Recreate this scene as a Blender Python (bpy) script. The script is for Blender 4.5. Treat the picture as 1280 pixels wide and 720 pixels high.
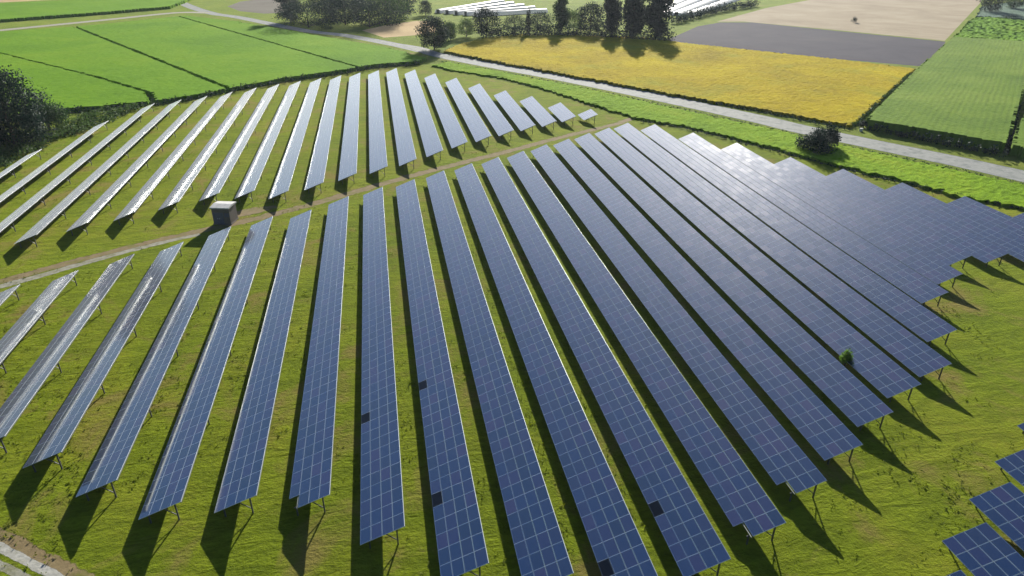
import bpy, math, random
import numpy as np
from mathutils import Vector, Matrix

for _o in list(bpy.data.objects):
    bpy.data.objects.remove(_o)
S = bpy.context.scene
COL = S.collection

# ---------------------------------------------------------------- camera, sky, sun, exposure
CAM_Z = 47.83
F_PX, PITCH, YAW, ROLL = 854.0, 0.484398, 0.189233, 0.00444784
SUN_EL, SUN_AZ = math.radians(18.3), math.radians(18.0)      # azimuth clockwise from +Y
_F = np.array([math.sin(YAW) * math.cos(PITCH), math.cos(YAW) * math.cos(PITCH), -math.sin(PITCH)])
_R = np.array([math.cos(YAW), -math.sin(YAW), 0.0])
_U = np.cross(_R, _F)
_R, _U = math.cos(ROLL) * _R + math.sin(ROLL) * _U, -math.sin(ROLL) * _R + math.cos(ROLL) * _U
cam = bpy.data.cameras.new('camera')
cam.sensor_width = 36.0
cam.lens = F_PX / 1280.0 * 36.0
cam.clip_start = 0.5
cam.clip_end = 8000.0
cam_o = bpy.data.objects.new('camera', cam)
COL.objects.link(cam_o)
cam_o.matrix_world = Matrix(((_R[0], _U[0], -_F[0], 0), (_R[1], _U[1], -_F[1], 0), (_R[2], _U[2], -_F[2], CAM_Z), (0, 0, 0, 1)))
S.camera = cam_o

W = bpy.data.worlds.new("World")
S.world = W
W.use_nodes = True
_n = W.node_tree.nodes
sky = _n.new('ShaderNodeTexSky')
sky.sky_type = 'NISHITA'
sky.sun_disc = False
sky.sun_elevation = SUN_EL
sky.sun_rotation = SUN_AZ
sky.dust_density = 2.2
sky.ozone_density = 6.0
sky.altitude = 0
W.node_tree.links.new(sky.outputs[0], _n['Background'].inputs[0])
_n['Background'].inputs[1].default_value = 0.052
sun = bpy.data.lights.new('sun', 'SUN')
sun.energy = 5.0
sun.angle = math.radians(0.5)
sun.color = (1.0, 0.95, 0.85)
sun_o = bpy.data.objects.new('sun', sun)
COL.objects.link(sun_o)
_sd = Vector((math.cos(SUN_EL) * math.sin(SUN_AZ), math.cos(SUN_EL) * math.cos(SUN_AZ), math.sin(SUN_EL)))
sun_o.rotation_euler = (-_sd).to_track_quat('-Z', 'Y').to_euler()
sun_o.location = (0, 0, 100)
S.view_settings.view_transform = 'Standard'
S.view_settings.look = 'None'
S.view_settings.gamma = 1
S.view_settings.use_curve_mapping = False
S.view_settings.exposure = 1.12
S.render.engine = 'CYCLES'
S.cycles.max_bounces = 6
S.cycles.transparent_max_bounces = 12

# ---------------------------------------------------------------- helpers
def G(x, y, z=0.0):
    """world point at height z seen at pixel (x, y) of the 1280x720 photograph"""
    d = _F * F_PX + _R * (x - 640.0) + _U * (360.0 - y)
    t = (z - CAM_Z) / d[2]
    return np.array([d[0] * t, d[1] * t, z])

def project(P):
    P = np.asarray(P, float) - np.array([0, 0, CAM_Z])
    d = P @ _F
    return np.stack([640 + F_PX * (P @ _R) / d, 360 - F_PX * (P @ _U) / d, d], -1)

def tag(o, label=None, cat=None, group=None, kind=None):
    if label: o['label'] = label
    if cat: o['category'] = cat
    if group: o['group'] = group
    if kind: o['kind'] = kind
    return o

def empty(name, loc, rz=0.0):
    o = bpy.data.objects.new(name, None)
    o.empty_display_size = 0.5
    o.location = loc
    o.rotation_euler = (0, 0, rz)
    COL.objects.link(o)
    return o

def link(name, me, parent=None, loc=None):
    o = bpy.data.objects.new(name, me)
    COL.objects.link(o)
    if parent: o.parent = parent
    if loc is not None: o.location = loc
    return o

def mesh(name, V, Fc, mat, smooth=False, uv=None, mats=None, mi=None):
    """V (n,3), Fc list / array of faces"""
    me = bpy.data.meshes.new(name)
    V = np.asarray(V, np.float32)
    if isinstance(Fc, np.ndarray):
        k = Fc.shape[1]
        me.vertices.add(len(V)); me.vertices.foreach_set('co', V.ravel())
        me.loops.add(Fc.size); me.loops.foreach_set('vertex_index', Fc.astype(np.int32).ravel())
        me.polygons.add(len(Fc)); me.polygons.foreach_set('loop_start', np.arange(0, Fc.size, k, dtype=np.int32))
        me.polygons.foreach_set('loop_total', np.full(len(Fc), k, np.int32))
    else:
        me.from_pydata([tuple(map(float, v)) for v in V], [], [tuple(f) for f in Fc])
    for m in (mats or [mat]):
        me.materials.append(m)
    if mi is not None:
        me.polygons.foreach_set('material_index', np.asarray(mi, np.int32))
    if uv is not None:
        l = me.uv_layers.new(name='UVMap')
        l.data.foreach_set('uv', np.asarray(uv, np.float32).ravel())
    me.polygons.foreach_set('use_smooth', np.full(len(me.polygons), bool(smooth)))
    me.update(calc_edges=True)
    me.validate()
    return me

class MB:
    """collects boxes, bars, tubes"""
    def __init__(s): s.v, s.f = [], []
    def add(s, V, Fc):
        b = len(s.v); s.v += [tuple(map(float, p)) for p in V]; s.f += [tuple(i + b for i in f) for f in Fc]
    def box(s, x0, x1, y0, y1, z0, z1):
        V = [(x0, y0, z0), (x1, y0, z0), (x1, y1, z0), (x0, y1, z0), (x0, y0, z1), (x1, y0, z1), (x1, y1, z1), (x0, y1, z1)]
        s.add(V, [(0, 3, 2, 1), (4, 5, 6, 7), (0, 1, 5, 4), (1, 2, 6, 5), (2, 3, 7, 6), (3, 0, 4, 7)])
    def bar(s, a, b, w, h=None):
        h = h or w
        a, b = Vector(a), Vector(b); d = (b - a).normalized()
        up = Vector((0, 0, 1)) if abs(d.z) < .9 else Vector((0, 1, 0))
        x = d.cross(up).normalized(); y = x.cross(d)
        V = []
        for p in (a, b):
            for (i, j) in ((-1, -1), (1, -1), (1, 1), (-1, 1)):
                V.append(p + x * i * w / 2 + y * j * h / 2)
        s.add(V, [(0, 3, 2, 1), (4, 5, 6, 7), (0, 1, 5, 4), (1, 2, 6, 5), (2, 3, 7, 6), (3, 0, 4, 7)])
    def tube(s, pts, rad, n=6):
        pts = [Vector(p) for p in pts]; V = []; Fc = []
        for i, p in enumerate(pts):
            d = (pts[min(i + 1, len(pts) - 1)] - pts[max(i - 1, 0)]).normalized()
            up = Vector((0, 1, 0)) if abs(d.y) < .9 else Vector((1, 0, 0))
            x = d.cross(up).normalized(); y = x.cross(d)
            for k in range(n):
                a = 2 * math.pi * k / n
                V.append(p + (x * math.cos(a) + y * math.sin(a)) * rad[i])
        for i in range(len(pts) - 1):
            for k in range(n):
                a, b = i * n + k, i * n + (k + 1) % n
                Fc.append((a, b, b + n, a + n))
        Fc.append(tuple(range(n))[::-1]); Fc.append(tuple(range((len(pts) - 1) * n, len(pts) * n)))
        s.add(V, Fc)
    def build(s, name, mat, parent=None, loc=None, smooth=False):
        return link(name, mesh(name, s.v, s.f, mat, smooth), parent, loc)

# ---------------------------------------------------------------- materials
class NT:
    def __init__(s, name):
        s.m = bpy.data.materials.new(name); s.m.use_nodes = True
        s.t = s.m.node_tree; s.n = s.t.nodes; s.l = s.t.links
        s.b = s.n['Principled BSDF']; s.out = s.n['Material Output']
    def node(s, t, **kw):
        n = s.n.new(t)
        for k, v in kw.items(): setattr(n, k, v)
        return n
    def set(s, sock, v):
        if isinstance(v, bpy.types.NodeSocket): s.l.new(v, sock)
        else: sock.default_value = v
    def coord(s, which='Object'): return s.node('ShaderNodeTexCoord').outputs[which]
    def pos(s): return s.node('ShaderNodeNewGeometry').outputs['Position']
    def map(s, vec, scale=(1, 1, 1), rot=(0, 0, 0)):
        n = s.node('ShaderNodeMapping'); s.l.new(vec, n.inputs[0]); n.inputs['Scale'].default_value = scale; n.inputs['Rotation'].default_value = rot
        return n.outputs[0]
    def noise(s, vec, scale, detail=4, rough=.55, dist=0.0):
        n = s.node('ShaderNodeTexNoise'); s.l.new(vec, n.inputs['Vector'])
        n.inputs['Scale'].default_value = scale; n.inputs['Detail'].default_value = detail
        n.inputs['Roughness'].default_value = rough; n.inputs['Distortion'].default_value = dist
        return n.outputs['Fac']
    def math(s, op, a, b=0.0, c=0.0, clamp=False):
        n = s.node('ShaderNodeMath', operation=op, use_clamp=clamp)
        s.set(n.inputs[0], a); s.set(n.inputs[1], b); s.set(n.inputs[2], c)
        return n.outputs[0]
    def ramp(s, fac, stops):
        n = s.node('ShaderNodeValToRGB'); s.l.new(fac, n.inputs[0])
        e = n.color_ramp.elements
        while len(e) < len(stops): e.new(0.5)
        for el, (p, c) in zip(e, stops):
            el.position = p; el.color = (*c, 1) if len(c) == 3 else c
        return n.outputs[0]
    def mix(s, fac, a, b, mode='MIX'):
        n = s.node('ShaderNodeMix', data_type='RGBA', blend_type=mode)
        s.set(n.inputs[0], fac)
        for i, v in ((6, a), (7, b)):
            s.set(n.inputs[i], (*v, 1) if isinstance(v, tuple) and len(v) == 3 else v)
        return n.outputs[2]
    def bump(s, h, strength=.5, dist=.2):
        n = s.node('ShaderNodeBump'); n.inputs['Strength'].default_value = strength; n.inputs['Distance'].default_value = dist
        s.l.new(h, n.inputs['Height']); s.l.new(n.outputs[0], s.b.inputs['Normal'])
    def base(s, c, rough=.9, spec=.2):
        s.set(s.b.inputs['Base Color'], (*c, 1) if isinstance(c, tuple) and len(c) == 3 else c)
        s.b.inputs['Roughness'].default_value = rough
        s.b.inputs['Specular IOR Level'].default_value = spec

def lin(r, g, b):
    f = lambda v: (v / 255 / 12.92) if v / 255 <= .04045 else ((v / 255 + .055) / 1.055) ** 2.4
    return (f(r), f(g), f(b))

def mk_plain(name, c, rough=.6, metal=0.0, spec=.4, var=.15, scale=3.0):
    t = NT(name)
    f = t.noise(t.pos(), scale, 5)
    c2 = tuple(max(0, v * (1 - var)) for v in c); c3 = tuple(min(1, v * (1 + var)) for v in c)
    t.base(t.ramp(f, [(.3, c2), (.7, c3)]), rough, spec)
    t.b.inputs['Metallic'].default_value = metal
    return t.m

def mk_ground(name, a, b, c, soil, soil_amt=.62, big=.05, fine=1.3, streak=0.0, bump=.6):
    t = NT(name)
    p = t.pos()
    f1 = t.noise(p, big, 5, .6, .6)
    f2 = t.noise(t.map(p, (1, 1.0, 1)), fine, 6, .7)
    col = t.ramp(f1, [(.32, a), (.5, b), (.68, c)])
    col = t.mix(t.math('MULTIPLY', t.ramp(f2, [(.35, (0, 0, 0)), (.7, (1, 1, 1))]), .75), col, tuple(v * 1.5 for v in b))
    f3 = t.noise(t.map(p, (.35, 1.2, 1)), .55, 5, .65, 1.2)
    col = t.mix(t.math('MULTIPLY', t.ramp(f3, [(.42, (1, 1, 1)), (.58, (0, 0, 0))]), .4), col, tuple(v * .55 for v in a))
    f4 = t.noise(p, .09, 6, .68, .8)
    col = t.mix(t.ramp(f4, [(soil_amt, (0, 0, 0)), (soil_amt + .13, (1, 1, 1))]), col, soil)
    if streak:
        f5 = t.noise(t.map(p, (.9, .06, 1)), 1.0, 3)
        col = t.mix(t.math('MULTIPLY', f5, streak), col, c)
    t.base(col, 1.0, .05)
    t.b.inputs['Sheen Weight'].default_value = .42; t.b.inputs['Sheen Roughness'].default_value = .5
    t.set(t.b.inputs['Sheen Tint'], t.mix(1.0, col, (3.6, 3.6, 3.0), 'MULTIPLY'))
    h = t.math('ADD', t.math('MULTIPLY', t.noise(p, 2.2, 6, .7), 1.0), t.math('MULTIPLY', f3, .8))
    t.bump(h, bump, .5)
    return t.m

def mk_ribbon(name, c1, c2, edge=.35, rough=.9, fine=1.5, wear=None):
    """track surface: UV v runs 0..1 across; its ragged margins let the ground show"""
    t = NT(name)
    p = t.pos()
    f = t.noise(p, fine, 6, .65)
    col = t.ramp(f, [(.3, c1), (.7, c2)])
    uvn = t.node('ShaderNodeUVMap'); sep = t.node('ShaderNodeSeparateXYZ'); t.l.new(uvn.outputs[0], sep.inputs[0])
    v = sep.outputs[1]
    if wear:
        f2 = t.noise(t.map(p, (1, 1, 1)), .35, 5, .7)
        col = t.mix(t.ramp(f2, [(.5, (0, 0, 0)), (.68, (1, 1, 1))]), col, wear)
    t.base(col, rough, .15)
    d = t.math('MULTIPLY', t.math('SUBTRACT', .5, t.math('ABSOLUTE', t.math('SUBTRACT', v, .5))), 2.0)
    a = t.math('ADD', d, t.math('MULTIPLY', t.math('SUBTRACT', t.noise(p, .45, 6, .7), .5), edge * 2.2))
    a = t.ramp(a, [(edge * .5, (0, 0, 0)), (edge * .5 + .12, (1, 1, 1))])
    t.set(t.b.inputs['Alpha'], a)
    t.bump(t.noise(p, 3.0, 6, .7), .4, .15)
    return t.m

def mk_leaf(name, a, b, trans=.35):
    t = NT(name)
    f = t.noise(t.coord('Object'), .35, 4, .6)
    rnd = t.node('ShaderNodeObjectInfo').outputs['Random']
    wn = t.node('ShaderNodeNewGeometry').outputs['Random Per Island']
    f = t.math('ADD', t.math('MULTIPLY', f, .5), t.math('ADD', t.math('MULTIPLY', wn, .4), t.math('MULTIPLY', rnd, .15)))
    col = t.ramp(f, [(.25, a), (.85, b)])
    t.base(col, .75, .15)
    tr = t.node('ShaderNodeBsdfTranslucent'); t.l.new(col, tr.inputs[0])
    mx = t.node('ShaderNodeMixShader'); mx.inputs[0].default_value = trans
    t.l.new(t.b.outputs[0], mx.inputs[1]); t.l.new(tr.outputs[0], mx.inputs[2]); t.l.new(mx.outputs[0], t.out.inputs[0])
    return t.m

def mk_crop(name, a, b, c, rowdir=None, rowsp=.75, big=.03, patch=None, bump=.8, wave=.0, fine=1.2, sheen=.07):
    t = NT(name)
    p = t.pos()
    f1 = t.noise(p, big, 6, .65, .5)
    f2 = t.noise(p, fine, 6, .75)
    f = t.math('ADD', t.math('MULTIPLY', f1, .6), t.math('MULTIPLY', f2, .4))
    col = t.ramp(f, [(.36, a), (.5, b), (.64, c)])
    if patch:
        f4 = t.noise(p, .035, 5, .7, .4)
        col = t.mix(t.ramp(f4, [(.5, (0, 0, 0)), (.72, (1, 1, 1))]), col, patch)
    h = f2
    if rowdir is not None:
        q = t.map(p, (1, 1, 1), (0, 0, -rowdir))
        sx = t.node('ShaderNodeSeparateXYZ'); t.l.new(q, sx.inputs[0])
        y = t.math('ADD', sx.outputs[1], t.math('MULTIPLY', t.noise(p, .08, 2), .8))
        s = t.math('SINE', t.math('MULTIPLY', y, 2 * math.pi / rowsp))
        amp = t.ramp(t.noise(t.map(q, (.04, .6, 1)), 1.0, 4, .7), [(.35, (.15, .15, .15)), (.7, (1, 1, 1))])
        sfac = t.math('MULTIPLY', t.math('MULTIPLY_ADD', s, .5, .5), t.math('MULTIPLY', amp, wave))
        col = t.mix(sfac, col, tuple(v * .35 for v in a))
        h = t.math('ADD', t.math('MULTIPLY', f2, .7), t.math('MULTIPLY', s, -.08 * (wave > 0)))
    t.base(col, 1.0, .05)
    t.b.inputs['Sheen Weight'].default_value = sheen; t.b.inputs['Sheen Roughness'].default_value = .5
    t.set(t.b.inputs['Sheen Tint'], t.mix(1.0, col, (2.6, 2.6, 2.2), 'MULTIPLY'))
    t.bump(h, bump, .6)
    return t.m

M = {}
M['ground'] = mk_ground('meadow_ground', (.06, .085, .010), (.085, .115, .012), (.125, .135, .022), (.15, .12, .05), .60)
M['site'] = mk_ground('site_grass', (.068, .098, .005), (.100, .128, .007), (.145, .148, .015), (.135, .115, .03), .52)
M['verge'] = mk_crop('verge_grass', (.13, .24, .004), (.18, .31, .005), (.25, .33, .012), big=.05, bump=.9)
M['crop'] = mk_crop('green_crop', (.085, .195, .002), (.12, .25, .003), (.165, .28, .006), rowdir=0.3, rowsp=1.2, wave=.12, bump=.45, big=.02)
M['maize'] = mk_crop('maize_crop', (.055, .13, .01), (.09, .19, .016), (.14, .23, .03), rowdir=None, big=.03)
M['yellow'] = mk_crop('ripening_crop', (.18, .138, .001), (.295, .225, .001), (.385, .305, .002), big=.03, patch=(.20, .20, .012), fine=.7, sheen=.3)
M['soil_dark'] = mk_crop('ploughed_soil', (.045, .043, .058), (.058, .055, .072), (.075, .07, .08), rowdir=0.2, rowsp=2.0, wave=.3, bump=.3)
M['stubble'] = mk_crop('stubble', (.25, .20, .14), (.32, .26, .18), (.38, .32, .23), rowdir=0.2, rowsp=5.0, wave=.3, bump=.3)
M['sand'] = mk_crop('bare_sand', (.36, .26, .13), (.44, .32, .17), (.5, .38, .2), bump=.3)
M['teal'] = mk_crop('grey_green_crop', (.09, .15, .11), (.12, .18, .13), (.15, .21, .15))
M['road'] = mk_ribbon('road_surface', (.21, .22, .20), (.29, .295, .27), .06, .9, .8, (.13, .15, .14))
M['track'] = mk_ribbon('farm_track', (.26, .25, .19), (.34, .32, .25), .25, .95, .8)
M['dirt'] = mk_ribbon('bare_dirt', (.17, .125, .06), (.25, .19, .095), .55, 1.0, .9, (.15, .15, .03))
M['gravel'] = mk_ribbon('pale_gravel', (.20, .19, .13), (.36, .35, .28), .5, 1.0, 1.2, (.17, .17, .08))
M['gravel_white'] = mk_ribbon('white_gravel', (.28, .27, .22), (.45, .44, .39), .5, 1.0, 1.2, (.25, .24, .16))
M['leaf_dark'] = mk_leaf('dark_leaves', (.007, .019, .016), (.030, .060, .036), .18)
M['leaf_mid'] = mk_leaf('mid_leaves', (.025, .06, .02), (.07, .13, .035), .3)
M['leaf_light'] = mk_leaf('light_leaves', (.05, .10, .02), (.13, .19, .05), .35)
M['leaf_weed'] = mk_leaf('fresh_green_leaves', (.08, .17, .02), (.17, .30, .04), .5)
M['weed'] = mk_leaf('weeds', (.035, .075, .02), (.10, .16, .04), .3)
M['tuft'] = mk_leaf('grass_blades', (.075, .11, .006), (.15, .175, .010), .5)
M['bark'] = mk_plain('bark', (.07, .055, .04), .9, var=.3, scale=6)
M['galv'] = mk_plain('galvanised_steel', (.24, .26, .24), .45, .6, .5, .12, 2.0)
M['alu'] = mk_plain('aluminium', (.75, .76, .76), .35, .4, .5, .06, 2.0)
M['concrete'] = mk_plain('concrete_wall', (.13, .11, .095), .9, var=.12, scale=1.2)
M['roofc'] = mk_plain('concrete_roof', (.50, .49, .46), .85, var=.2, scale=1.5)
M['door'] = mk_plain('grey_painted_door', (.10, .105, .14), .5, var=.1)
def mk_film():
    t = NT('white_film')
    c = t.ramp(t.noise(t.pos(), .3, 4), [(.3, (.74, .75, .76)), (.7, (.84, .84, .84))])
    t.base(c, .4, .4)
    tr = t.node('ShaderNodeBsdfTranslucent'); t.l.new(c, tr.inputs[0])
    mx = t.node('ShaderNodeMixShader'); mx.inputs[0].default_value = .55
    t.l.new(t.b.outputs[0], mx.inputs[1]); t.l.new(tr.outputs[0], mx.inputs[2]); t.l.new(mx.outputs[0], t.out.inputs[0])
    return t.m
M['white_film'] = mk_film()
M['post'] = mk_plain('pale_post', (.6, .58, .52), .8)

def mk_glass(name='solar_glass', burnt=False):
    t = NT(name)
    uvn = t.node('ShaderNodeUVMap'); uv = uvn.outputs[0]
    rnd = t.node('ShaderNodeObjectInfo').outputs['Random']
    fl = t.node('ShaderNodeVectorMath', operation='FLOOR'); t.l.new(uv, fl.inputs[0])
    fr = t.node('ShaderNodeVectorMath', operation='FRACTION'); t.l.new(uv, fr.inputs[0])
    cx = t.node('ShaderNodeCombineXYZ'); t.l.new(t.math('MULTIPLY', rnd, 977.0), cx.inputs[2])
    sm = t.node('ShaderNodeVectorMath', operation='ADD'); t.l.new(fl.outputs[0], sm.inputs[0]); t.l.new(cx.outputs[0], sm.inputs[1])
    wn = t.node('ShaderNodeTexWhiteNoise', noise_dimensions='3D'); t.l.new(sm.outputs[0], wn.inputs[0])
    k = wn.outputs['Value']
    cells = t.ramp(k, [(0.0, (.004, .022, .062)), (.3, (.006, .028, .100)), (.6, (.009, .025, .074)), (.85, (.016, .023, .095)), (1.0, (.032, .026, .098))])
    # polycrystalline mottling inside each module
    vo = t.node('ShaderNodeTexVoronoi'); t.l.new(t.pos(), vo.inputs['Vector']); vo.inputs['Scale'].default_value = 6.4
    cells = t.mix(.25, cells, t.mix(vo.outputs['Distance'], (.004, .013, .045), (.015, .036, .115)))
    s = t.node('ShaderNodeSeparateXYZ'); t.l.new(fr.outputs[0], s.inputs[0])
    dx = t.math('SUBTRACT', .5, t.math('ABSOLUTE', t.math('SUBTRACT', s.outputs[0], .5)))    # along (1.63 m)
    dy = t.math('SUBTRACT', .5, t.math('ABSOLUTE', t.math('SUBTRACT', s.outputs[1], .5)))    # across (1.0 m)
    ed = t.math('MINIMUM', t.math('MULTIPLY', dx, 1.63), t.math('MULTIPLY', dy, .99))
    fr_ = t.math('LESS_THAN', ed, .042)
    frame_col = (.095, .15, .25)
    if burnt: cells = (.003, .003, .004); frame_col = (.05, .07, .10)
    t.base(t.mix(fr_, cells, frame_col), .12, .0 if burnt else .008)
    t.b.inputs['Roughness'].default_value = .5
    t.b.inputs['Coat Weight'].default_value = .25 if burnt else 1.0
    t.set(t.b.inputs['Coat Roughness'], t.math('MULTIPLY_ADD', t.math('ADD', t.noise(t.pos(), .5, 5, .65), t.math('MULTIPLY', wn.outputs['Value'], .5)), .095, .025))
    t.b.inputs['Coat IOR'].default_value = 2.6
    t.b.inputs['Sheen Weight'].default_value = .03 if burnt else .31
    t.b.inputs['Sheen Roughness'].default_value = .25
    t.b.inputs['Sheen Tint'].default_value = (.82, .90, 1.0, 1)
    t.b.inputs['Specular Tint'].default_value = (.85, .92, 1.0, 1)
    t.b.inputs['IOR'].default_value = 1.6
    return t.m
M['glass'] = mk_glass()
M['post_steel'] = mk_plain('dark_post_steel', (.08, .082, .08), .6, .3, .3, .12, 2.0)
M['back'] = mk_plain('module_backsheet', (.45, .45, .46), .7)

# ---------------------------------------------------------------- the setting: ground, fields, roads
def poly_sheet(name, pts, z, mat):
    V = np.array([[p[0], p[1], z] for p in pts])
    import mathutils
    tris = mathutils.geometry.tessellate_polygon([[Vector(v) for v in V]])
    me = mesh(name, V, [t for t in tris], mat)
    bm_flip = [p for p in me.polygons if p.normal.z < 0]
    if bm_flip: me.flip_normals()
    o = link(name, me)
    tag(o, kind='structure')
    return o

def gp(*px): return [G(x, y) for x, y in px]

def ribbon(name, px, width, z, mat, world=False, sub=6, jit=0.0, kind='structure'):
    P = [np.array(p[:2], float) for p in (px if world else gp(*px))]
    # resample with a Catmull-Rom curve
    Q = []
    for i in range(len(P) - 1):
        a, b, c, d = P[max(i - 1, 0)], P[i], P[i + 1], P[min(i + 2, len(P) - 1)]
        for k in range(sub):
            u = k / sub
            Q.append(.5 * ((2 * b) + (c - a) * u + (2 * a - 5 * b + 4 * c - d) * u * u + (3 * b - a - 3 * c + d) * u ** 3))
    Q.append(P[-1]); Q = np.array(Q)
    wd = width if hasattr(width, '__len__') else [width, width]
    V, Fc, UV = [], [], []
    for i, q in enumerate(Q):
        d = Q[min(i + 1, len(Q) - 1)] - Q[max(i - 1, 0)]
        d = d / np.linalg.norm(d); nn = np.array([-d[1], d[0]])
        w = np.interp(i / (len(Q) - 1), np.linspace(0, 1, len(wd)), wd)
        V += [(*(q + nn * w / 2), z), (*(q - nn * w / 2), z)]
    for i in range(len(Q) - 1):
        Fc.append((2 * i, 2 * i + 1, 2 * i + 3, 2 * i + 2)); UV += [(i, 1), (i, 0), (i + 1, 0), (i + 1, 1)]
    me = mesh(name, V, Fc, mat, uv=UV)
    if me.polygons[0].normal.z < 0: me.flip_normals()
    return tag(link(name, me), kind=kind)

gs = 3000
tag(link('ground', mesh('ground', [(-gs, -500, 0), (gs, -500, 0), (gs, 5000, 0), (-gs, 5000, 0)], [(0, 1, 2, 3)], M['ground'])), kind='structure')
poly_sheet('site_ground', [(-130, 20, 0), (110, 20, 0)] + [tuple(G(*p)) for p in ((1290, 262), (1115, 226), (1000, 198), (920, 178), (830, 158), (700, 118), (600, 95), (545, 80), (430, 90), (300, 112), (190, 130), (95, 150), (-40, 215))] + [(-150, 120, 0)], .004, M['site'])
poly_sheet('ploughed_field', gp((836, 60), (838, 48), (872, 33), (900, 28), (940, 28), (1040, 38), (1182, 52), (1164, 84), (1000, 70)), .004, M['soil_dark'])
poly_sheet('stubble_field', gp((896, 27), (958, 10), (1012, 0), (1060, -8), (1232, -8), (1225, 4), (1181, 51), (1040, 37), (930, 27)), .008, M['stubble'])
poly_sheet('sandy_field', gp((452, 38), (490, 30), (522, 26), (545, 27), (545, 40), (520, 44), (480, 47)), .012, M['sand'])
M['fallow'] = mk_crop('fallow_soil', (.11, .10, .08), (.14, .125, .10), (.16, .15, .12), bump=.3)
poly_sheet('fallow_field', gp((284, 8), (300, 2), (330, -2), (358, -2), (360, 16), (330, 17), (300, 14)), .004, M['fallow'])
poly_sheet('pale_field', gp((-90, -6), (-90, 6), (0, 3), (60, 0), (180, -8)), .012, M['sand'])

def inside(px, py, poly):
    r = np.zeros(px.shape, bool); n = len(poly)
    for i in range(n):
        x1, y1 = poly[i][:2]; x2, y2 = poly[(i + 1) % n][:2]
        c = (y1 > py) != (y2 > py)
        with np.errstate(divide='ignore', invalid='ignore'):
            r ^= c & (px < (x2 - x1) * (py - y1) / (y2 - y1) + x1)
    return r

def vnoise(x, y, seed):
    xi, yi = np.floor(x).astype(int), np.floor(y).astype(int); fx, fy = x - xi, y - yi
    fx, fy = fx * fx * (3 - 2 * fx), fy * fy * (3 - 2 * fy)
    h = lambda i, j: (np.abs(np.sin(i * 127.1 + j * 311.7 + seed * 74.7) * 43758.5453)) % 1.0
    return (h(xi, yi) * (1 - fx) + h(xi + 1, yi) * fx) * (1 - fy) + (h(xi, yi + 1) * (1 - fx) + h(xi + 1, yi + 1) * fx) * fy

def crop_block(name, poly, height, mat, label, cat, group=None, step=1.0, rough=.25, ang=0.0, rowamp=0.0, rowsp=2, seed=1, gaps=()):
    """standing crop: a canopy on a fine grid with walls along its ragged outline"""
    poly = [np.array(p[:2], float) for p in poly]
    ca, sa = math.cos(ang), math.sin(ang)
    loc = np.array([[p[0] * ca + p[1] * sa, -p[0] * sa + p[1] * ca] for p in poly])
    lo, hi = loc.min(0), loc.max(0)
    nx, ny = int((hi[0] - lo[0]) / step) + 1, int((hi[1] - lo[1]) / step) + 1
    ii, jj = np.meshgrid(np.arange(nx), np.arange(ny), indexing='ij')
    jx = (vnoise(ii * 1.7, jj * 1.3, seed) - .5) * 1.5 * step
    cx, cy = lo[0] + (ii + .5) * step, lo[1] + (jj + .5) * step
    mask = inside(cx + jx, cy + jx * .7, [tuple(p) for p in loc])
    wx, wy = cx * ca - cy * sa, cx * sa + cy * ca
    for (a, b, w) in gaps:
        a, b = np.array(a[:2]), np.array(b[:2]); d = b - a; L = np.linalg.norm(d); d /= L
        t = (wx - a[0]) * d[0] + (wy - a[1]) * d[1]
        q = np.abs(-(wx - a[0]) * d[1] + (wy - a[1]) * d[0])
        mask &= ~((t > 0) & (t < L) & (q < w / 2 + (vnoise(t * .3, t * .1, seed) - .5) * .5))
    gi, gj = np.meshgrid(np.arange(nx + 1), np.arange(ny + 1), indexing='ij')
    gx = lo[0] + gi * step; gy = lo[1] + gj * step
    rng = np.random.default_rng(seed)
    h = height * (1 + rough * ((vnoise(gx * .09, gy * .09, seed) - .5) * .8 + (rng.random(gx.shape) - .5)))
    if rowamp: h = h - rowamp * (gj % rowsp == 0)
    gx = gx + (rng.random(gx.shape) - .5) * step * .5; gy = gy + (rng.random(gx.shape) - .5) * step * .5
    X, Y = gx * ca - gy * sa, gx * sa + gy * ca
    N = (nx + 1) * (ny + 1)
    V = np.concatenate([np.stack([X, Y, h], -1).reshape(-1, 3), np.stack([X, Y, np.zeros_like(X)], -1).reshape(-1, 3)])
    idx = lambda i, j: i * (ny + 1) + j
    I, J = np.nonzero(mask)
    top = np.stack([idx(I, J), idx(I + 1, J), idx(I + 1, J + 1), idx(I, J + 1)], 1)
    pm = np.pad(mask, 1)
    walls = []
    for (di, dj, a, b) in ((-1, 0, (0, 1), (0, 0)), (1, 0, (1, 0), (1, 1)), (0, -1, (0, 0), (1, 0)), (0, 1, (1, 1), (0, 1))):
        e = mask & ~pm[1 + di:1 + di + nx, 1 + dj:1 + dj + ny]
        I, J = np.nonzero(e)
        va, vb = idx(I + a[0], J + a[1]), idx(I + b[0], J + b[1])
        walls.append(np.stack([va + N, vb + N, vb, va], 1))
    Fc = np.concatenate([top] + walls)
    used = np.unique(Fc); remap = np.zeros(len(V), int); remap[used] = np.arange(len(used))
    o = link(name, mesh(name, V[used], remap[Fc], mat))
    return tag(o, label, cat, group, 'stuff')

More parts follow.
